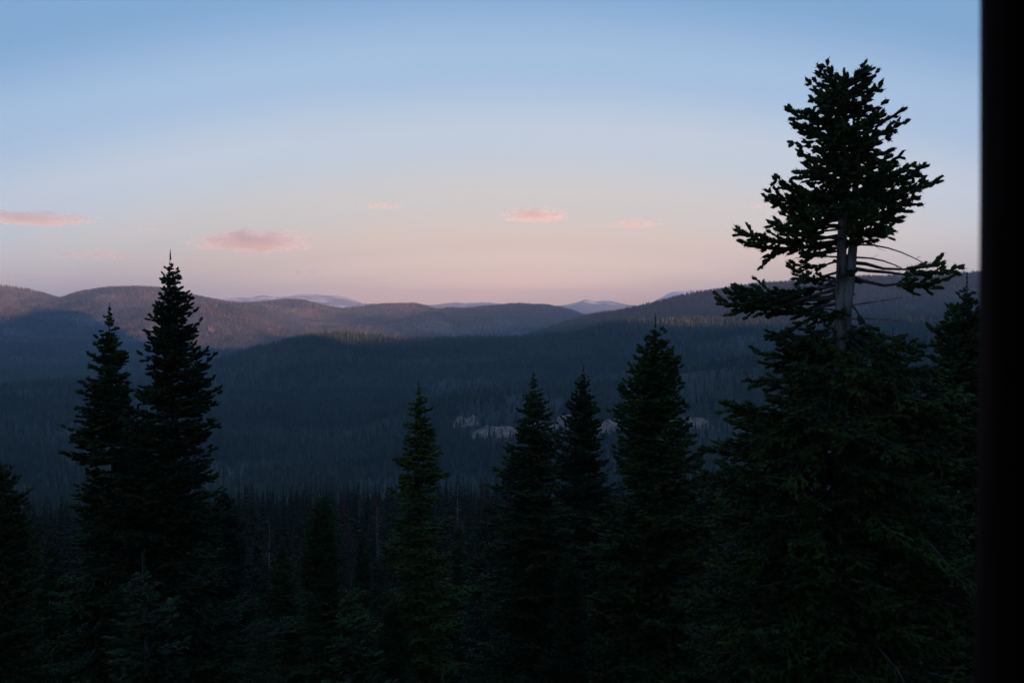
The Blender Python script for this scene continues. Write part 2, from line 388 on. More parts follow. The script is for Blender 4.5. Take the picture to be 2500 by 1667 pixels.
def branch(rng, base, az, L, pitch, droop, P, start=.3, sl=.2, sr=.036, gap=.13, twig=.42, wood=None, r0=.025, zvar=.2):
    """one bough: an axis with flat side sprays; appends foliage shoots to P"""
    h = np.array([math.cos(az), math.sin(az), 0]); side = np.array([-math.sin(az), math.cos(az), 0])
    bend = rng.normal(0, .16) * L
    def pt(t):
        x = L * t
        return base + h * x + side * (bend * t * t) + np.array([0, 0, math.tan(pitch) * x - droop * L * math.sin(t * math.pi * .75) * .55 + .16 * L * max(0, t - .6) ** 2 * 2.2])
    if wood is not None:
        ts = np.linspace(0, 1, 6); wood.append(([pt(t) + (rng.normal(0, .016 * L, 3) if 0 < t < 1 else 0) for t in ts], r0 * (1 - .85 * ts)))
    t = start; k = 0; step = gap / L
    while t < 1.0:
        p = pt(t); d = pt(min(t + .04, 1.04)) - pt(t - .0); d = d / np.linalg.norm(d)
        P.append((p, d + rng.normal(0, .12, 3), sl * rng.uniform(.8, 1.2), sr))
        for sgn in (1, -1):
            if rng.random() < .1: continue
            tl = L * twig * (1.02 - t) ** .7 * rng.uniform(.55, 1.15) * min(1, .55 + (t - start) * 2.5) + sl * .5
            a = math.radians(rng.uniform(42, 68))
            td = d * math.cos(a) + side * sgn * math.sin(a) + np.array([0, 0, rng.normal(-.04, zvar)])
            td = td / np.linalg.norm(td)
            m = max(1, int(round(tl / (sl * .8)))); q = p.copy(); dd = td.copy()
            for i in range(m):
                dd = dd + d * .14 + np.array([0, 0, .05 * (i / m)]) + rng.normal(0, .07, 3); dd /= np.linalg.norm(dd)
                ls = sl * rng.uniform(.8, 1.2)
                P.append((q.copy(), dd, ls, sr * rng.uniform(.8, 1.15)))
                if i > 0 and rng.random() < .8:
                    o = np.cross(dd, [0, 0, 1]) * (1 if (i + k) % 2 else -1)
                    P.append((q.copy(), dd * .75 + o * .75 + np.array([0, 0, rng.normal(.05, .15)]), ls * .8, sr * .9))
                q = q + dd * ls * .82
            k += 1
        t += step * rng.uniform(.8, 1.25)
    return pt
def crown_mesh(name, rng, P, wood, needles, mats=None):
    bag = Bag()
    A = np.array([p[0] for p in P]); D = np.array([p[1] for p in P]); L = np.array([p[2] for p in P]); R = np.array([p[3] for p in P])
    bag.add(shoot_mesh(rng, A, D, L, R, needles), 0)
    for path, rad in wood: bag.add(tube(path, rad, 4), 1)
    return bag.mesh(name, mats or [M_FIR, M_BARK])
def trunk_mesh(name, rng, H, r0, lean=.0, top=.98, mat_=None, sides=9):
    n = 14; t = np.linspace(0, top, n)
    path = np.stack([lean * H * t + .03 * np.sin(t * 9 + rng.uniform(0, 6)), .03 * np.cos(t * 7 + rng.uniform(0, 6)), H * t], 1)
    rad = r0 * (1 - t) ** .9 + .005; rad[0] *= 1.25
    me = mesh(name, *tube(path, rad, sides), smooth=True); me.materials.append(mat_ or M_BARK)
    return me
def fir(name, seed, H, W, k_shape=.8, bottom=.06, leader=.035, whorl=.4, per=6, sl=.25, sr=.05, gap=.19, twig=.5, needles=2,
        start=.12, ragged=.3,  wood=True, pitch_top=38, pitch_bot=-14, mats=None):
    """crown and trunk meshes of a fir of height H and crown width W, base at the origin"""
    rng = np.random.default_rng(seed); P = []; wd = [] if wood else None
    z = bottom * H; zt = H * (1 - leader)
    while z < zt:
        f = (H - z) / H                                   # 0 at the tip, 1 at the foot
        Lm = W / 2 * min(1, (f / .85)) ** k_shape * min(1, f / .12) ** .7
        layer = rng.uniform(1 - ragged, 1.0) * (.62 if rng.random() < .12 else 1)
        ph = 2.1 * math.sin(z * .55 + seed) + seed
        n = max(3, int(per * rng.uniform(.7, 1.3) * min(1, .5 + f * 5))); a0 = rng.uniform(0, 6.28)
        for i in range(n):
            L = Lm * layer * rng.uniform(1 - ragged * 1.2, 1.12) * (1 + .24 * math.cos(a0 + i * 6.283 / n - ph)) + .06
            if rng.random() < .06: L *= 1.25
            pit = math.radians(pitch_bot + (pitch_top - pitch_bot) * (1 - f) ** 1.6 + rng.normal(0, 6))
            branch(rng, np.array([0, 0, z + rng.uniform(-.12, .12)]), a0 + i * 6.283 / n + rng.normal(0, .2), L, pit, .12 + .12 * f, P,
                   start=start if L > .5 else .05, sl=min(sl, L * .5 + .04), sr=sr * min(1, .55 + L), gap=gap, twig=twig, wood=wd, r0=.008 + .012 * L)
        z += whorl * rng.uniform(.75, 1.25) * (.5 + .5 * min(1, f * 2.2)) * (1 + 2.2 * max(0, f - .45))
    for i in range(4):                                    # the leader and its buds
        P.append((np.array([0, 0, zt + leader * H * i / 4]), np.array([0, 0, 1.0]), leader * H * .3, sr * (.7 - .12 * i)))
    cm = crown_mesh(name + '_crown', rng, P, wd or [], needles, mats)
    tm = trunk_mesh(name + '_trunk', rng, H, .0092 * H + .01, top=.995)
    return cm, tm

def plant(name, meshes, loc, label, scale=1.0, rot=0.0, group=None, cat='conifer', width=1.0, lean=None):
    e = bpy.data.objects.new(name, None); COL.objects.link(e)
    e.empty_display_size = .5
    e.location = tuple(float(v) for v in loc); e.scale = (scale * width, scale * width, scale)
    e.rotation_euler = (lean[0], lean[1], rot) if lean else (0, 0, rot)
    e['label'] = label; e['category'] = cat
    if group: e['group'] = group
    for nm, me in zip(('crown', 'trunk'), meshes):
        o = bpy.data.objects.new(nm, me); COL.objects.link(o); o.parent = e
    return e
def plant_px(name, variant, px, py, r, label, width=None, rot=0.0, group=None, cat='conifer', lean=None, kind=None):
    """a tree whose tip is at pixel (px, py) when it stands r metres away on the slope"""
    tip = at(px, py, r); g = float(terrain_z(np.array([tip[0]]), np.array([tip[1]]))[0]) - .15
    H = tip[2] - g; me, H0 = variant
    s = H / H0
    return plant(name, me, (tip[0], tip[1], g), label, s, rot, group, cat, width=(width or 1.0), lean=lean)

# --- the tall fir at the right, with its broken bushy top, forked stem and dead boughs
HD = 22.0
def hero():
    rng = np.random.default_rng(77)
    px0 = 2062; base = at(px0, 1000, HD); gz = float(terrain_z(base[:1], base[1:2])[0]) - .2
    origin = np.array([base[0], base[1], gz]); mpp = HD / F
    zz = lambda py: at(px0, py, HD)[2] - gz
    ys = [150, 200, 240, 300, 340, 370, 400, 430, 470, 510, 550, 590, 620, 660, 700, 740, 790, 830, 870, 950, 1060, 1100, 1300, 1700]
    Le = [55, 55, 125, 150, 125, 115, 115, 190, 165, 215, 250, 190, 165, 210, 300, 240, 190, 180, 220, 265, 315, 320, 330, 380]
    Re = [45, 52, 78, 115, 130, 105, 120, 180, 200, 160, 175, 90, 40, 0, 0, 0, 70, 190, 235, 270, 280, 280, 300, 330]
    ca, sa = math.cos(math.atan2(-base[0], base[1])), math.sin(math.atan2(-base[0], base[1]))   # view-right axis at the tree
    az_right = math.atan2(-base[0], base[1])
    P, wd = [], []; front = []
    y = 180.0
    while y < 1720:
        le = np.interp(y, ys, Le); re = np.interp(y, ys, Re)
        n = 7 if y < 540 or y > 800 else 5
        a0 = rng.uniform(0, 6.28)
        for i in range(n):
            th = a0 + i * 6.283 / n + rng.normal(0, .25)
            c = math.cos(th); e = re if c > 0 else le
            L = (abs(c) * e + (1 - abs(c)) * .8 * (.5 * (le + re))) * mpp * (rng.uniform(.55, .85) if rng.random() < .45 else rng.uniform(.85, 1.12))
            if y > 600 and y < 800 and c > .2: continue
            if 560 < y < 790 and math.sin(th) < -.25:
                front.append((y, th, L)); continue
            if L < .25: continue
            up = math.radians(np.interp(y, [150, 250, 420, 600, 900], [40, 28, 12, -2, -14]) + rng.normal(0, 10))
            zb_ = zz(y) - math.tan(up) * L * .7
            st = np.interp(y, [200, 420, 560, 800], [.05, .12, .36, .28])
            branch(rng, np.array([0, 0, zb_]), az_right + th, L, up, np.interp(y, [200, 600, 900], [.05, .14, .2]), P, start=st, sl=.2, sr=.045, gap=.15, zvar=.36,
                   twig=.44, wood=wd, r0=.012 + .014 * L)
        y += 23 * rng.uniform(.7, 1.4) if y < 560 else 24 * rng.uniform(.8, 1.25)
    rng2 = np.random.default_rng(12)
    for y, th, L in front[::2]:                           # boughs towards the viewer, thin enough to let the stem show
        branch(rng2, np.array([0, 0, zz(y)]), az_right + th, max(L * .8, .5), math.radians(rng2.normal(-8, 9)), .2, P, start=.45, sl=.2, sr=.042, gap=.16, zvar=.36, twig=.36, wood=wd, r0=.028)
    # the broken top: a few boughs turned up, none leading
    for dx, py, up in ((-.55, 165, 30), (-.15, 170, 42), (.25, 160, 35), (.5, 190, 25), (.1, 185, 40), (-.3, 185, 25)):
        L = .6; branch(rng, np.array([dx * .15, 0, zz(py) - .42]), az_right + (0 if dx > 0 else math.pi) + rng.normal(0, .4), L, math.radians(up), .1, P, start=.1, sl=.17, sr=.04, gap=.11, twig=.34, wood=wd, r0=.02)
    # the bough that reaches out to the right, bare near the stem
    for zpy, L, st, dr, da in ((652, 2.15, .52, .10, .05), (668, 1.95, .5, .22, -.12), (640, 1.9, .62, .1, .18)):
        branch(rng, np.array([0, 0, zz(zpy)]), az_right + da, L, math.radians(-2), dr, P, start=st, sl=.2, sr=.044, gap=.11, twig=.42, zvar=.4, wood=wd, r0=.045)
    for zpy, L, st in ((690, 2.6, .38), (705, 2.3, .35), (715, 2.5, .45), (560, 2.25, .42), (575, 2.1, .45)):
        branch(rng, np.array([0, 0, zz(zpy) - .1]), az_right + math.pi + rng.normal(0, .18), L, math.radians(rng.normal(0, 9)), rng.uniform(.08, .3), P, start=st, sl=.2, sr=.044, gap=.11, twig=.42, zvar=.4, wood=wd, r0=.04)
    e = bpy.data.objects.new('fir_tree', None); COL.objects.link(e); e.location = tuple(origin)
    e['label'] = 'tallest fir, with a bushy broken top, forked grey stem and bare boughs'; e['category'] = 'conifer'
    obj('crown', crown_mesh('tall_fir_crown', rng, P, wd, 7), parent=e)
    H = zz(165); n = 26; t = np.linspace(0, 1, n)
    path = np.stack([.05 * np.sin(t * 8), .05 * np.cos(t * 6), H * t], 1); path[:, 0] -= .02 + .10 * t * ca
    rad = .24 * (1 - t) ** .75 + .025; rad[0] *= 1.3
    obj('trunk', mesh('tall_fir_trunk', *tube(path, rad, 12), smooth=True), M_BARKP, e)
    h0, h1 = zz(830), zz(300); t = np.linspace(0, 1, 16)
    q = np.interp(h0 + (h1 - h0) * t, path[:, 2], path[:, 0])
    p2 = np.stack([q + (.05 + .24 * np.sin(np.clip(t * 1.5, 0, 1) * math.pi * .5) - .05 * t) * ca, (.02 + .2 * t * 0) + np.zeros(16) - .05, h0 + (h1 - h0) * t], 1)
    obj('trunk', mesh('tall_fir_second_stem', *tube(p2, .125 * (1 - t * .75) + .01, 10), smooth=True), M_BARKP, e, label='paler second stem forking off the trunk')
    for k in range(26):                                   # dead boughs, each with a few bare twigs
        py = rng.choice([565, 600, 640, 700, 725, 745, 760, 780, 800, 860, 900, 950, 1000, 1080, 1150, 1250, 1400]) + rng.uniform(-12, 12)
        th = az_right + rng.uniform(-.9, .9) + (math.pi if rng.random() < .5 else 0)
        L = rng.uniform(.6, 1.7); hd = np.array([math.cos(th), math.sin(th), 0]); sdv = np.array([-hd[1], hd[0], 0])
        ts = np.linspace(0, 1, 7); dr = rng.uniform(-.05, .45); cv = rng.normal(0, .2)
        main = [np.array([0, 0, zz(py)]) + hd * L * s_ + sdv * cv * s_ * s_ * L + np.array([0, 0, (.12 * s_ - dr * s_ * s_) * L]) for s_ in ts]
        bg_ = Bag(); bg_.add(tube(main, .022 * (1 - .8 * ts) + .003, 5))
        for q_ in range(rng.integers(3, 8)):
            i = rng.integers(2, 7); b0 = main[i]; dv = hd * rng.uniform(.1, .8) + sdv * rng.choice([-1, 1]) * rng.uniform(.3, .9) + np.array([0, 0, rng.uniform(-.7, .3)])
            l2 = rng.uniform(.12, .45)
            bg_.add(tube([b0, b0 + dv * l2 * .5 + np.array([0, 0, rng.normal(0, .02)]), b0 + dv * l2], [.007, .005, .002], 3))
        obj('dead_branch', bg_.mesh('tall_fir_dead_branch', [M_BARKP]), parent=e)
hero()

# --- firs of the foreground: five crowns, copied to every place the photograph shows one
V = {}
def variant(key, H, **kw):
    V[key] = (fir('fir_' + key, H=H, **kw), H)
variant('pointed', 19.5, seed=5, W=7.1, k_shape=.80, whorl=.34, per=9, ragged=.22, leader=.018, sl=.24, sr=.052, start=.06)
variant('slender', 18.5, seed=8, W=6.2, k_shape=.80, whorl=.35, per=9, ragged=.24, leader=.015, pitch_top=26, sl=.25, sr=.056, start=.06, pitch_bot=-20)
variant('dense', 17.0, seed=13, W=7.0, k_shape=.80, whorl=.33, per=9, ragged=.16, leader=.03, gap=.23, sr=.06, sl=.26, start=.06, pitch_bot=-8)
variant('tiered', 16.0, seed=21, W=4.7, k_shape=.70, whorl=.40, per=7, ragged=.34, leader=.05, pitch_top=22)
variant('spire', 16.0, seed=27, W=4.6, k_shape=.66, whorl=.38, per=8, ragged=.30, leader=.025, pitch_top=18, sr=.06, start=.06, mats=[M_FIRG, M_BARK])
variant('young', 7.5, seed=34, W=2.6, k_shape=.85, whorl=.33, per=6, ragged=.28, leader=.08, gap=.12)
G = 'firs standing close below the viewpoint'
fg = [
    # variant, tip px, tip py, metres away, width factor, label
    ('pointed', 416, 610, 36, 1.0, 'tall pointed fir at left with a thin bare leader, rising above the hills'),
    ('slender', 268, 740, 38, 1.0, 'slender fir just left of the tall pointed fir, its tip below the hilltops'),
    ('spire', 1022, 930, 38, 1.0, 'lone narrow fir in the centre with a thin bare spire'),
    ('slender', 1302, 905, 46, 1.22, 'left one of the twin narrow firs before the pale rocks'),
    ('pointed', 1424, 890, 53, 1.08, 'right one of the twin narrow firs before the pale rocks'),
    ('dense', 1600, 765, 41, 1.02, 'broad dense fir right of the twin firs, its tip at the sunlit ridge'),
    ('dense', 2361, 665, 43, 1.0, 'dense fir at far right between the tall fir and the dark post'),
    ('dense', -4, 1085, 31, .85, 'fir cut off by the left edge of the picture'),
    ('young', 352, 1340, 20, 1.2, 'young fir standing low in front of the tall pointed fir'),
    ('dense', 545, 1168, 52, .9, 'fir half hidden behind the right side of the tall pointed fir'),
    ('young', 858, 1395, 26, 1.1, 'small young fir low between the pointed fir and the central fir'),
    ('dense', 790, 1185, 66, .95, 'fir with wide boughs left of the central fir, near the bare snags'),
    ('slender', 690, 1300, 48, 1.0, 'fir low in the gap right of the tall pointed fir'),
    ('tiered', 1190, 1185, 60, 1.2, 'fir low between the central fir and the twin firs'),
    ('dense', 1520, 1240, 46, .85, 'fir in the dark gap between the twin firs and the broad dense fir'),
    ('tiered', 1740, 1140, 50, 1.3, 'fir in the gap between the broad dense fir and the tallest fir'),
    ('dense', 2180, 800, 33, .95, 'dense fir behind the lower right boughs of the tallest fir'),
    ('slender', 652, 1352, 84, .9, 'fir whose crown hides the foot of the forked snag'),
    ('slender', 884, 1282, 96, .9, 'fir whose crown hides the foot of the taller pale snag'),
    ('tiered', 930, 1330, 80, 1.2, 'fir between the two pale snags and the central fir'),
    ('slender', 1120, 1262, 98, .9, 'fir whose crown hides the foot of the snag right of the central fir'),
    ('slender', 120, 1290, 42, 1.0, 'low fir between the left edge fir and the slender fir'),
    ('dense', 960, 1440, 34, .9, 'fir at the bottom left of the central fir'),
    ('dense', 1390, 1330, 33, .8, 'fir at the bottom in front of the twin firs'),
    ('tiered', 640, 1480, 26, 1.2, 'fir at the bottom between the young fir and the central fir'),
    ('dense', 1840, 1330, 27, .8, 'fir at the bottom left of the tallest fir'),
    ('dense', 2300, 1130, 26, .95, 'fir at the bottom right beside the dark post'),
]
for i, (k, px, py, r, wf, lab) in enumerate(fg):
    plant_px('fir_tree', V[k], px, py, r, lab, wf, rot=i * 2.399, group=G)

# --- bare snags in the gap
def snag(seed, H):
    rng = np.random.default_rng(seed)
    tm = trunk_mesh('snag_trunk', rng, H, .16, lean=rng.normal(0, .01), mat_=M_DEAD, sides=7)
    br = []
    for k in range(22):
        z = H * rng.uniform(.55, .98); th = rng.uniform(0, 6.28); L = (.3 + 1.6 * (1 - z / H)) * rng.uniform(.5, 1.2)
        h = np.array([math.cos(th), math.sin(th), 0]); b0 = np.array([0, 0, z])
        me = mesh('snag_branch', *tube([b0, b0 + h * L * .5 + [0, 0, .06 * L], b0 + h * L + [0, 0, rng.uniform(-.2, .3) * L]], [.035, .025, .008], 4))
        me.materials.append(M_DEAD); br.append(me)
    return tm, br
for i, (px, py, r, lab) in enumerate([(655, 1258, 105, 'bare grey snag with a forked top in the gap right of the tall pointed fir'),
                                      (879, 1192, 125, 'pale bare snag left of the central fir, the taller of the two there'),
                                      (924, 1228, 115, 'thin twiggy snag close beside the central fir, the lower of the two there'),
                                      (1117, 1172, 130, 'twiggy grey snag right of the central fir')]):
    tip = at(px, py, r); g = float(terrain_z(tip[:1], tip[1:2])[0]) - .2
    tm, bm_ = snag(50 + i, tip[2] - g)
    e = bpy.data.objects.new('dead_tree', None); COL.objects.link(e); e.location = (tip[0], tip[1], g)
    e['label'] = lab; e['category'] = 'dead tree'; e['group'] = 'bare snags among the firs'
    obj('trunk', tm, parent=e)
    for q in bm_: obj('branch', q, parent=e)

# ---------------------------------------------------------------- the stand below and the far forest
rngS = np.random.default_rng(4)
runmax = np.maximum.accumulate(np.vstack([np.full((1, len(AZ)), -9.0), (ZG + np.where(RQ < 60, 0, 13)[:, None])[:-1] / RQ[:-1, None]]), axis=0)
def scatter(r0, r1, per_m2, half_deg, th, margin, clump=None):
    ha = math.radians(half_deg); n = int(per_m2 * ha * (r1 ** 2 - r0 ** 2))
    a = rngS.uniform(-ha, ha, n); r = np.sqrt(rngS.uniform(r0 ** 2, r1 ** 2, n))
    x = r * np.sin(a); y = r * np.cos(a); z = terrain_z(x, y)
    i = np.clip(np.searchsorted(RQ, r), 0, len(RQ) - 1); j = np.clip(np.round(np.interp(a, AZ, np.arange(len(AZ)))).astype(int), 0, len(AZ) - 1)
    vis = (z + th) / r > runmax[i, j] - margin
    if clump is not None: vis &= clump(x, y, r, a, z)
    return x[vis], y[vis], z[vis], r[vis], a[vis]

med = []
for s in range(5):
    rr = np.random.default_rng(200 + s)
    med.append((fir('stand_fir%d' % s, 300 + s, 24, rr.uniform(4.2, 5.6), k_shape=.85, whorl=.85, per=7, sl=.75, sr=.15, gap=.55, twig=.4, needles=2,
                    start=.1, ragged=.32, wood=False, bottom=.08, mats=[M_STAND, M_BARK]), 24.0))
x, y, z, r, a = scatter(66, 640, 1 / 52.0, 29.5, 25, .03)
hgt = rngS.uniform(19, 32, len(x)) * (1 + .12 * fbm(x / 40, y / 40, 2, 9))
tip_s = (z + hgt) / r
capy = np.where(r < 130, -.19, -.168)                      # nothing of the stand rises above its line of tops
hgt = np.where(tip_s > capy, (capy + rngS.uniform(-.016, .004, len(r))) * r - z, hgt)
ok = hgt > 9; x, y, z, r, a, hgt = (v[ok] for v in (x, y, z, r, a, hgt))
order = np.argsort(-hgt / r)
top_vis = ((z + hgt) / r)
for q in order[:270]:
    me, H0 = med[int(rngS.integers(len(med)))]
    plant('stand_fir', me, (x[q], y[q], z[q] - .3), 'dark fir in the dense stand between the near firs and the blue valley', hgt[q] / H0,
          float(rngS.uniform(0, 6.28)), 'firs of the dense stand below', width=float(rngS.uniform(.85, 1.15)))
rest = order[270:]

PROTO = bpy.data.collections.new('forest_prototypes')
PROTO2 = bpy.data.collections.new('stand_prototypes')
for i, (me, H0) in enumerate(med):
    PROTO2.objects.link(bpy.data.objects.new('stand_prototype', me[0]))
def low_tree(seed):
    rng = np.random.default_rng(seed); bag = Bag(); tiers = 5; s = 6
    for k in range(tiers):
        z0 = .06 + .80 * k / tiers; z1 = min(1.0, z0 + .36) if k < tiers - 1 else 1.0
        R = .125 * (1 - z0) ** .75 * rng.uniform(.85, 1.15) + .004
        a = np.arange(s) * 6.283 / s + rng.uniform(0, 6.28)
        rr = R * rng.uniform(.6, 1.2, s)
        Vt = np.vstack([np.stack([rr * np.cos(a), rr * np.sin(a), z0 + rng.uniform(-.03, .03, s)], 1), [[rng.normal(0, .006), rng.normal(0, .006), z1]]])
        bag.add((Vt, np.array([(i, (i + 1) % s, s) for i in range(s)])))
    return bag.mesh('forest_conifer', [M_FAR])
for k in range(4): PROTO.objects.link(bpy.data.objects.new('forest_prototype', low_tree(k)))

def gn_instances(o, coll):
    ng = bpy.data.node_groups.new('forest_nodes', 'GeometryNodeTree')
    ng.interface.new_socket('Geometry', in_out='INPUT', socket_type='NodeSocketGeometry')
    ng.interface.new_socket('Geometry', in_out='OUTPUT', socket_type='NodeSocketGeometry')
    n = ng.nodes; l = ng.links
    gi = n.new('NodeGroupInput'); go = n.new('NodeGroupOutput'); ip = n.new('GeometryNodeInstanceOnPoints')
    ci = n.new('GeometryNodeCollectionInfo'); ci.inputs['Collection'].default_value = coll
    ci.inputs['Separate Children'].default_value = True; ci.inputs['Reset Children'].default_value = True
    def attr(nm, t):
        q = n.new('GeometryNodeInputNamedAttribute'); q.data_type = t; q.inputs['Name'].default_value = nm; return q.outputs[0]
    l.new(gi.outputs[0], ip.inputs['Points']); l.new(ci.outputs[0], ip.inputs['Instance']); ip.inputs['Pick Instance'].default_value = True
    l.new(attr('pick', 'INT'), ip.inputs['Instance Index']); l.new(attr('size', 'FLOAT_VECTOR'), ip.inputs['Scale'])
    l.new(attr('turn', 'FLOAT_VECTOR'), ip.inputs['Rotation']); l.new(ip.outputs[0], go.inputs[0])
    md = o.modifiers.new('trees', 'NODES'); md.node_group = ng
def forest(name, x, y, z, size, coll, npick, label):
    n = len(x)
    me = bpy.data.meshes.new(name); me.vertices.add(n)
    me.vertices.foreach_set('co', np.stack([x, y, z], 1).astype(np.float32).ravel())
    me.attributes.new('pick', 'INT', 'POINT').data.foreach_set('value', rngS.integers(0, npick, n).astype(np.int32))
    me.attributes.new('size', 'FLOAT_VECTOR', 'POINT').data.foreach_set('vector', size.astype(np.float32).ravel())
    tr = np.zeros((n, 3), np.float32); tr[:, 2] = rngS.uniform(0, 6.28, n); tr[:, :2] = rngS.normal(0, .03, (n, 2))
    me.attributes.new('turn', 'FLOAT_VECTOR', 'POINT').data.foreach_set('vector', tr.ravel())
    o = obj(name, me, kind='stuff', label=label, category='forest'); gn_instances(o, coll); return o
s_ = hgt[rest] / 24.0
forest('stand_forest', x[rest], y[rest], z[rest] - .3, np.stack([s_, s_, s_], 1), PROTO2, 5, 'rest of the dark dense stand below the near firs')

# rocky clearings on the near ridge stay free of trees
def ground_hit(px, py, r_min):
    a, sl_ = ray(px, py); j = int(np.round(np.interp(a, AZ, np.arange(len(AZ)))))
    k = np.where((RQ > r_min) & (ZG[:, j] / RQ >= sl_))[0]
    return float(RQ[k[0]])
ROCKS = [  # left px, right px, top py, bottom py, label
    (1108, 1172, 1020, 1046, 'reddish rock knob, leftmost of the rocks on the dark ridge'),
    (1150, 1275, 1034, 1066, 'ragged pale rock face left of the twin firs'),
    (1255, 1350, 1030, 1062, 'low rock ledge half hidden behind the left one of the twin firs'),
    (1340, 1415, 1020, 1056, 'pale rock ledge showing between the twin firs'),
    (1440, 1560, 1028, 1062, 'pale rock face between the twin firs and the broad dense fir'),
    (1630, 1740, 1028, 1054, 'pale rock ledge right of the broad dense fir, rightmost of the rocks'),
]
ROCKS = [(l_, r_, tp, bt, ground_hit((l_ + r_) / 2, bt + 6, 1250), lab) for l_, r_, tp, bt, lab in ROCKS]
def in_rock(x, y, r, a, z, pad=2):
    m = np.zeros(len(x), bool)
    for l_, rr_, tp, bt, d, _ in ROCKS:
        a0 = ray(l_ - pad, tp)[0]; a1 = ray(rr_ + pad, tp)[0]
        m |= (a > a0) & (a < a1) & (r > d - 40) & (r < d + 30) & (fbm(x / 14, y / 14, 2, 8) > -.45)
    return m
def fclump(x, y, r, a, z):
    g = fbm(x / 160, y / 160, 3, 41)
    return (~in_rock(x, y, r, a, z)) & (rngS.random(len(x)) < np.clip(.9 + g * 1.6, .34, 1))
fx, fy, fz, fr, fa = scatter(900, 5900, 1 / 62.0, 29, 26, .012, fclump)
hh = (9 + 20 * rngS.random(len(fx)) ** 1.3) * (1 + .25 * fbm(fx / 120, fy / 120, 2, 77))
ww = hh * rngS.uniform(.8, 1.25, len(fx))
forest('valley_forest', fx, fy, fz - .5, np.stack([ww, ww, hh], 1), PROTO, 4, 'unbroken conifer forest covering the dark ridges and the valley')

# forest on the far hills: small pyramids in one mesh
def hclump(x, y, r, a, z):
    g = fbm(x / 420, y / 420, 4, 57)
    return rngS.random(len(x)) < np.clip(.75 + g * 1.6, .05, 1)
hx, hy, hz, hr, ha_ = scatter(5900, 10200, 1 / 150.0, 29, 24, .004, hclump)
n = len(hx); hh = rngS.uniform(12, 24, n); rr = hh * rngS.uniform(.16, .24, n); a0 = rngS.uniform(0, 6.28, n)
Vh = np.empty((n, 4, 3))
for k in range(3):
    Vh[:, k, 0] = hx + rr * np.cos(a0 + k * 2.094); Vh[:, k, 1] = hy + rr * np.sin(a0 + k * 2.094); Vh[:, k, 2] = hz
Vh[:, 3, 0] = hx; Vh[:, 3, 1] = hy; Vh[:, 3, 2] = hz + hh
Fh = (np.arange(n) * 4)[:, None, None] + np.array([(0, 1, 3), (1, 2, 3), (2, 0, 3)])[None]
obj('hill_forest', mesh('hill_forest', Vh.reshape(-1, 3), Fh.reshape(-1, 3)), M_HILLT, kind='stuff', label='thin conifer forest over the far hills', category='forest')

# rocks
for k, (l_, rr_, tp, bt, d, lab) in enumerate(ROCKS):
    rng = np.random.default_rng(900 + k)
    c = at((l_ + rr_) / 2, (tp + bt) / 2, d); gz = float(terrain_z(c[:1], c[1:2])[0])
    wid = (rr_ - l_) / F * d; hei = (bt - tp) / F * d
    nu, nv = 64, 22
    u = np.linspace(-1, 1, nu); v = np.linspace(0, 1, nv); U, Vv = np.meshgrid(u, v)
    prof = (1 - np.abs(U) ** 4) * (.72 + .45 * fbm(U * 1.6 + k * 7, U * 0 + 3.7 * k, 6, 60 + k))
    X = U * wid / 2 * (1 + .08 * fbm(Vv * 4, U * 2, 3, k)); Zc = np.clip(prof, .05, 1.15) * hei * (Vv ** .8 * .8 + .2 * np.round(Vv * 4) / 4)
    step = 9.0 * fbm(U * 9, Vv * 4 + 3, 5, 70 + k, ridged=True) * np.minimum(1, Vv * 4)
    Yy = (Vv ** 1.3) * hei * 1.5 - step - 6
    back = np.stack([X[-1], Yy[-1] + hei * .9 + 12, Zc[-1] * .2 - 8], 1)
    low = np.stack([X[0], Yy[0] - 3, Zc[0] - 14], 1)
    VV = np.concatenate([low, np.stack([X, Yy, Zc], 2).reshape(-1, 3), back])
    th = math.atan2(c[0], c[1]); R_ = np.array([[math.cos(th), -math.sin(th), 0], [math.sin(th), math.cos(th), 0], [0, 0, 1]])
    R_[0, 1], R_[1, 0] = math.sin(th), -math.sin(th)
    VV = VV @ R_.T
    o = obj('rock_outcrop', mesh('rock_outcrop', VV, grid_faces(nv + 2, nu)[:, ::-1]), M_ROCK, loc=(c[0], c[1], gz), label=lab, category='rock', group='pale rocks on the dark ridge')

# ---------------------------------------------------------------- the post closing the right edge, under an unseen porch added to shade it
def box(bag, x0, x1, y0, y1, z0, z1):
    Vb = np.array([(x, y_, z_) for x in (x0, x1) for y_ in (y0, y1) for z_ in (z0, z1)], float)
    q = np.array([(0, 1, 3, 2), (4, 6, 7, 5), (0, 4, 5, 1), (2, 3, 7, 6), (0, 2, 6, 4), (1, 5, 7, 3)])
    bag.add((Vb, np.concatenate([q[:, [0, 1, 2]], q[:, [0, 2, 3]]])))
pe = bpy.data.objects.new('porch', None); COL.objects.link(pe); pe.location = (0, 0, -1.6)
pe['label'] = 'dark reddish-brown wooden porch post, out of focus along the right edge'; pe['category'] = 'post'
PX = (2404 - 1250) / F * 1.6
t = np.linspace(0, 1, 24); zz_ = -6.5 + t * 10.6
path = np.stack([PX + .12 + .004 * np.sin(zz_ * 1.9 + .6), np.full(24, 1.6), zz_], 1)
obj('post', mesh('porch_post', *tube(path, .12 + .004 * np.sin(t * 31), 20), smooth=True), M_POST, pe)
path2 = path.copy(); path2[:, 0] = -3.0
obj('post', mesh('porch_post', *tube(path2, np.full(24, .12), 20), smooth=True), M_POST, pe)
for nm, bx in (('unseen_deck', (-4.5, 2.6, -2.2, 1.75, -.14, 0.0)), ('shade_wall', (-4.5, 2.6, -1.5, -1.3, .01, 4.15)), ('shade_beam', (-4.5, 2.6, 1.5, 1.7, 4.1, 4.35))):  # unseen parts added round the camera to keep the post dark
    b = Bag(); box(b, *bx); obj(nm, b.mesh('porch_' + nm, [M_POST]), parent=pe)
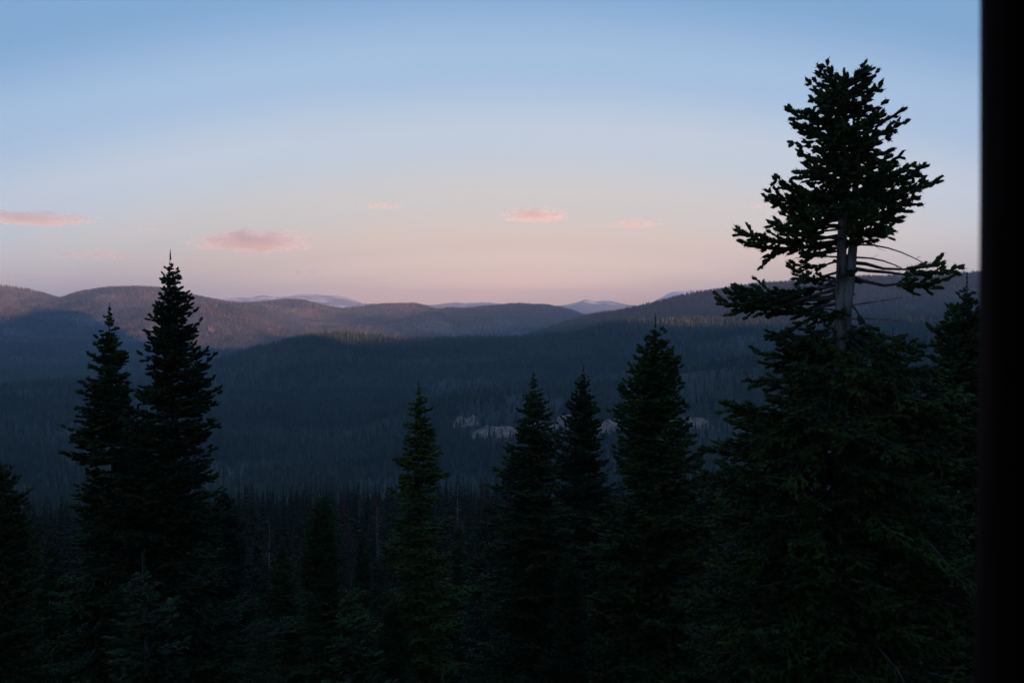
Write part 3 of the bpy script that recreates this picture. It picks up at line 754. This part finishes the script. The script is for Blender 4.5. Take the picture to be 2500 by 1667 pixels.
b = Bag(); box(b, -5, 3, -2.4, 2.3, 4.36, 4.5); obj('roof', b.mesh('porch_roof', [M_POST]), parent=pe)  # unseen cover added overhead to cut the skylight on the post
b = Bag(); box(b, 2.4, 2.6, -1.29, 1.4, .01, 4.1); obj('shade_wall', b.mesh('porch_shading_side', [M_POST]), parent=pe)  # likewise added out of view, part of the shading shell

# ---------------------------------------------------------------- clouds
def cloud_mat(name, dens, seed, freq, aniso):
    m = bpy.data.materials.new(name); m.use_nodes = True; nt = m.node_tree; n = nt.nodes; l = nt.links
    n.clear(); out = n.new('ShaderNodeOutputMaterial'); pv = n.new('ShaderNodeVolumePrincipled')
    pv.inputs['Color'].default_value = (.97, .97, .97, 1); pv.inputs['Anisotropy'].default_value = aniso
    tc = n.new('ShaderNodeTexCoord'); mp = n.new('ShaderNodeMapping'); mp.inputs['Location'].default_value = (seed * 7.3, seed * 3.1, seed * 1.7)
    mp.inputs['Scale'].default_value = freq
    l.new(tc.outputs['Object'], mp.inputs[0]); nz = n.new('ShaderNodeTexNoise'); nz.inputs['Scale'].default_value = 1
    nz.inputs['Detail'].default_value = 6; nz.inputs['Roughness'].default_value = .62; l.new(mp.outputs[0], nz.inputs['Vector'])
    ln = n.new('ShaderNodeVectorMath'); ln.operation = 'LENGTH'; l.new(tc.outputs['Object'], ln.inputs[0])
    pw = n.new('ShaderNodeMath'); pw.operation = 'POWER'; l.new(ln.outputs['Value'], pw.inputs[0]); pw.inputs[1].default_value = 1.6
    a = n.new('ShaderNodeMath'); a.operation = 'MULTIPLY_ADD'; n2 = n.new('ShaderNodeMath'); n2.operation = 'MULTIPLY_ADD'; l.new(nz.outputs[0], n2.inputs[0]); n2.inputs[1].default_value = 1.7; n2.inputs[2].default_value = -.33
    l.new(pw.outputs[0], a.inputs[0]); a.inputs[1].default_value = -.50; l.new(n2.outputs[0], a.inputs[2])
    mr = n.new('ShaderNodeMapRange'); mr.interpolation_type = 'SMOOTHSTEP'; sz = n.new('ShaderNodeSeparateXYZ'); l.new(tc.outputs['Object'], sz.inputs[0])
    fl = n.new('ShaderNodeMath'); fl.operation = 'MULTIPLY_ADD'; fl.use_clamp = True; l.new(sz.outputs[2], fl.inputs[0]); fl.inputs[1].default_value = -.9; fl.inputs[2].default_value = -.35
    sb = n.new('ShaderNodeMath'); sb.operation = 'SUBTRACT'; l.new(a.outputs[0], sb.inputs[0]); l.new(fl.outputs[0], sb.inputs[1])
    l.new(sb.outputs[0], mr.inputs[0])
    mr.inputs[1].default_value = .17; mr.inputs[2].default_value = .56; mr.inputs[3].default_value = 0; mr.inputs[4].default_value = dens
    l.new(mr.outputs[0], pv.inputs['Density']); l.new(pv.outputs[0], out.inputs['Volume'])
    return m
import bmesh
bmc = bmesh.new(); bmesh.ops.create_icosphere(bmc, subdivisions=3, radius=1.0)
CD = 28000.0
for k, (px, py, wpx, hpx, dens, lab) in enumerate([
        (70, 535, 330, 46, 0.00135, 'long grey cloud streak cut off by the left edge, pink on top'),
        (383, 561, 110, 14, 0.00045, 'faint small wisp above and left of the largest pink cloud'),
        (615, 592, 330, 80, 0.00144, 'largest pink cloud, above the hills at left'),
        (255, 624, 300, 34, 0.00040, 'thin grey cloud streak left of the tall pointed fir tip'),
        (750, 665, 110, 30, 0.00099, 'small pink puff low above the snowy mountains'),
        (560, 667, 170, 18, 0.00045, 'flat faint wisp low under the largest pink cloud'),
        (935, 503, 130, 26, 0.00072, 'thin pink wisp alone in the upper sky left of centre'),
        (1308, 527, 190, 54, 0.00189, 'domed pink cloud alone in the middle of the sky'),
        (1552, 547, 150, 32, 0.00135, 'small flat pink cloud right of the domed cloud'),
        (1850, 502, 110, 16, 0.00036, 'faint wisp touching the left side of the tallest fir'),
        (80, 678, 240, 26, 0.00036, 'dim grey cloud bank low above the left hill')]):
    me = bpy.data.meshes.new('cloud'); bmc.to_mesh(me)
    c = at(px, py, CD); hw = wpx / F * CD / 2; hh_ = hpx / F * CD / 2
    o = obj('cloud', me, cloud_mat('cloud_%d' % k, dens * 3.6, k + 1, (1.4 + .55 * wpx / hpx, 3.0, 3.0), .80 if px < 400 or k == 5 else .66), loc=c, label=lab, category='cloud', group='small evening clouds')
    o.scale = (hw, hw * .55, hh_); o.rotation_euler = (0, 0, -math.atan2(c[0], c[1]))
bmc.free()

# ---------------------------------------------------------------- haze
hz_mat = bpy.data.materials.new('haze'); hz_mat.use_nodes = True
n = hz_mat.node_tree.nodes; n.clear(); out = n.new('ShaderNodeOutputMaterial'); pv = n.new('ShaderNodeVolumePrincipled')
pv.inputs['Color'].default_value = (.53, .70, .90, 1); pv.inputs['Density'].default_value = 6.2e-5; pv.inputs['Anisotropy'].default_value = 0.22
hz_mat.node_tree.links.new(pv.outputs[0], out.inputs['Volume'])
hz_mat.cycles.volume_sampling = 'DISTANCE'
b = Bag(); box(b, -30000, 30000, -16000, 31000, -1500, 640)
obj('haze', b.mesh('haze', [hz_mat]), kind='stuff', label='thin blue evening haze filling the valley', category='haze')
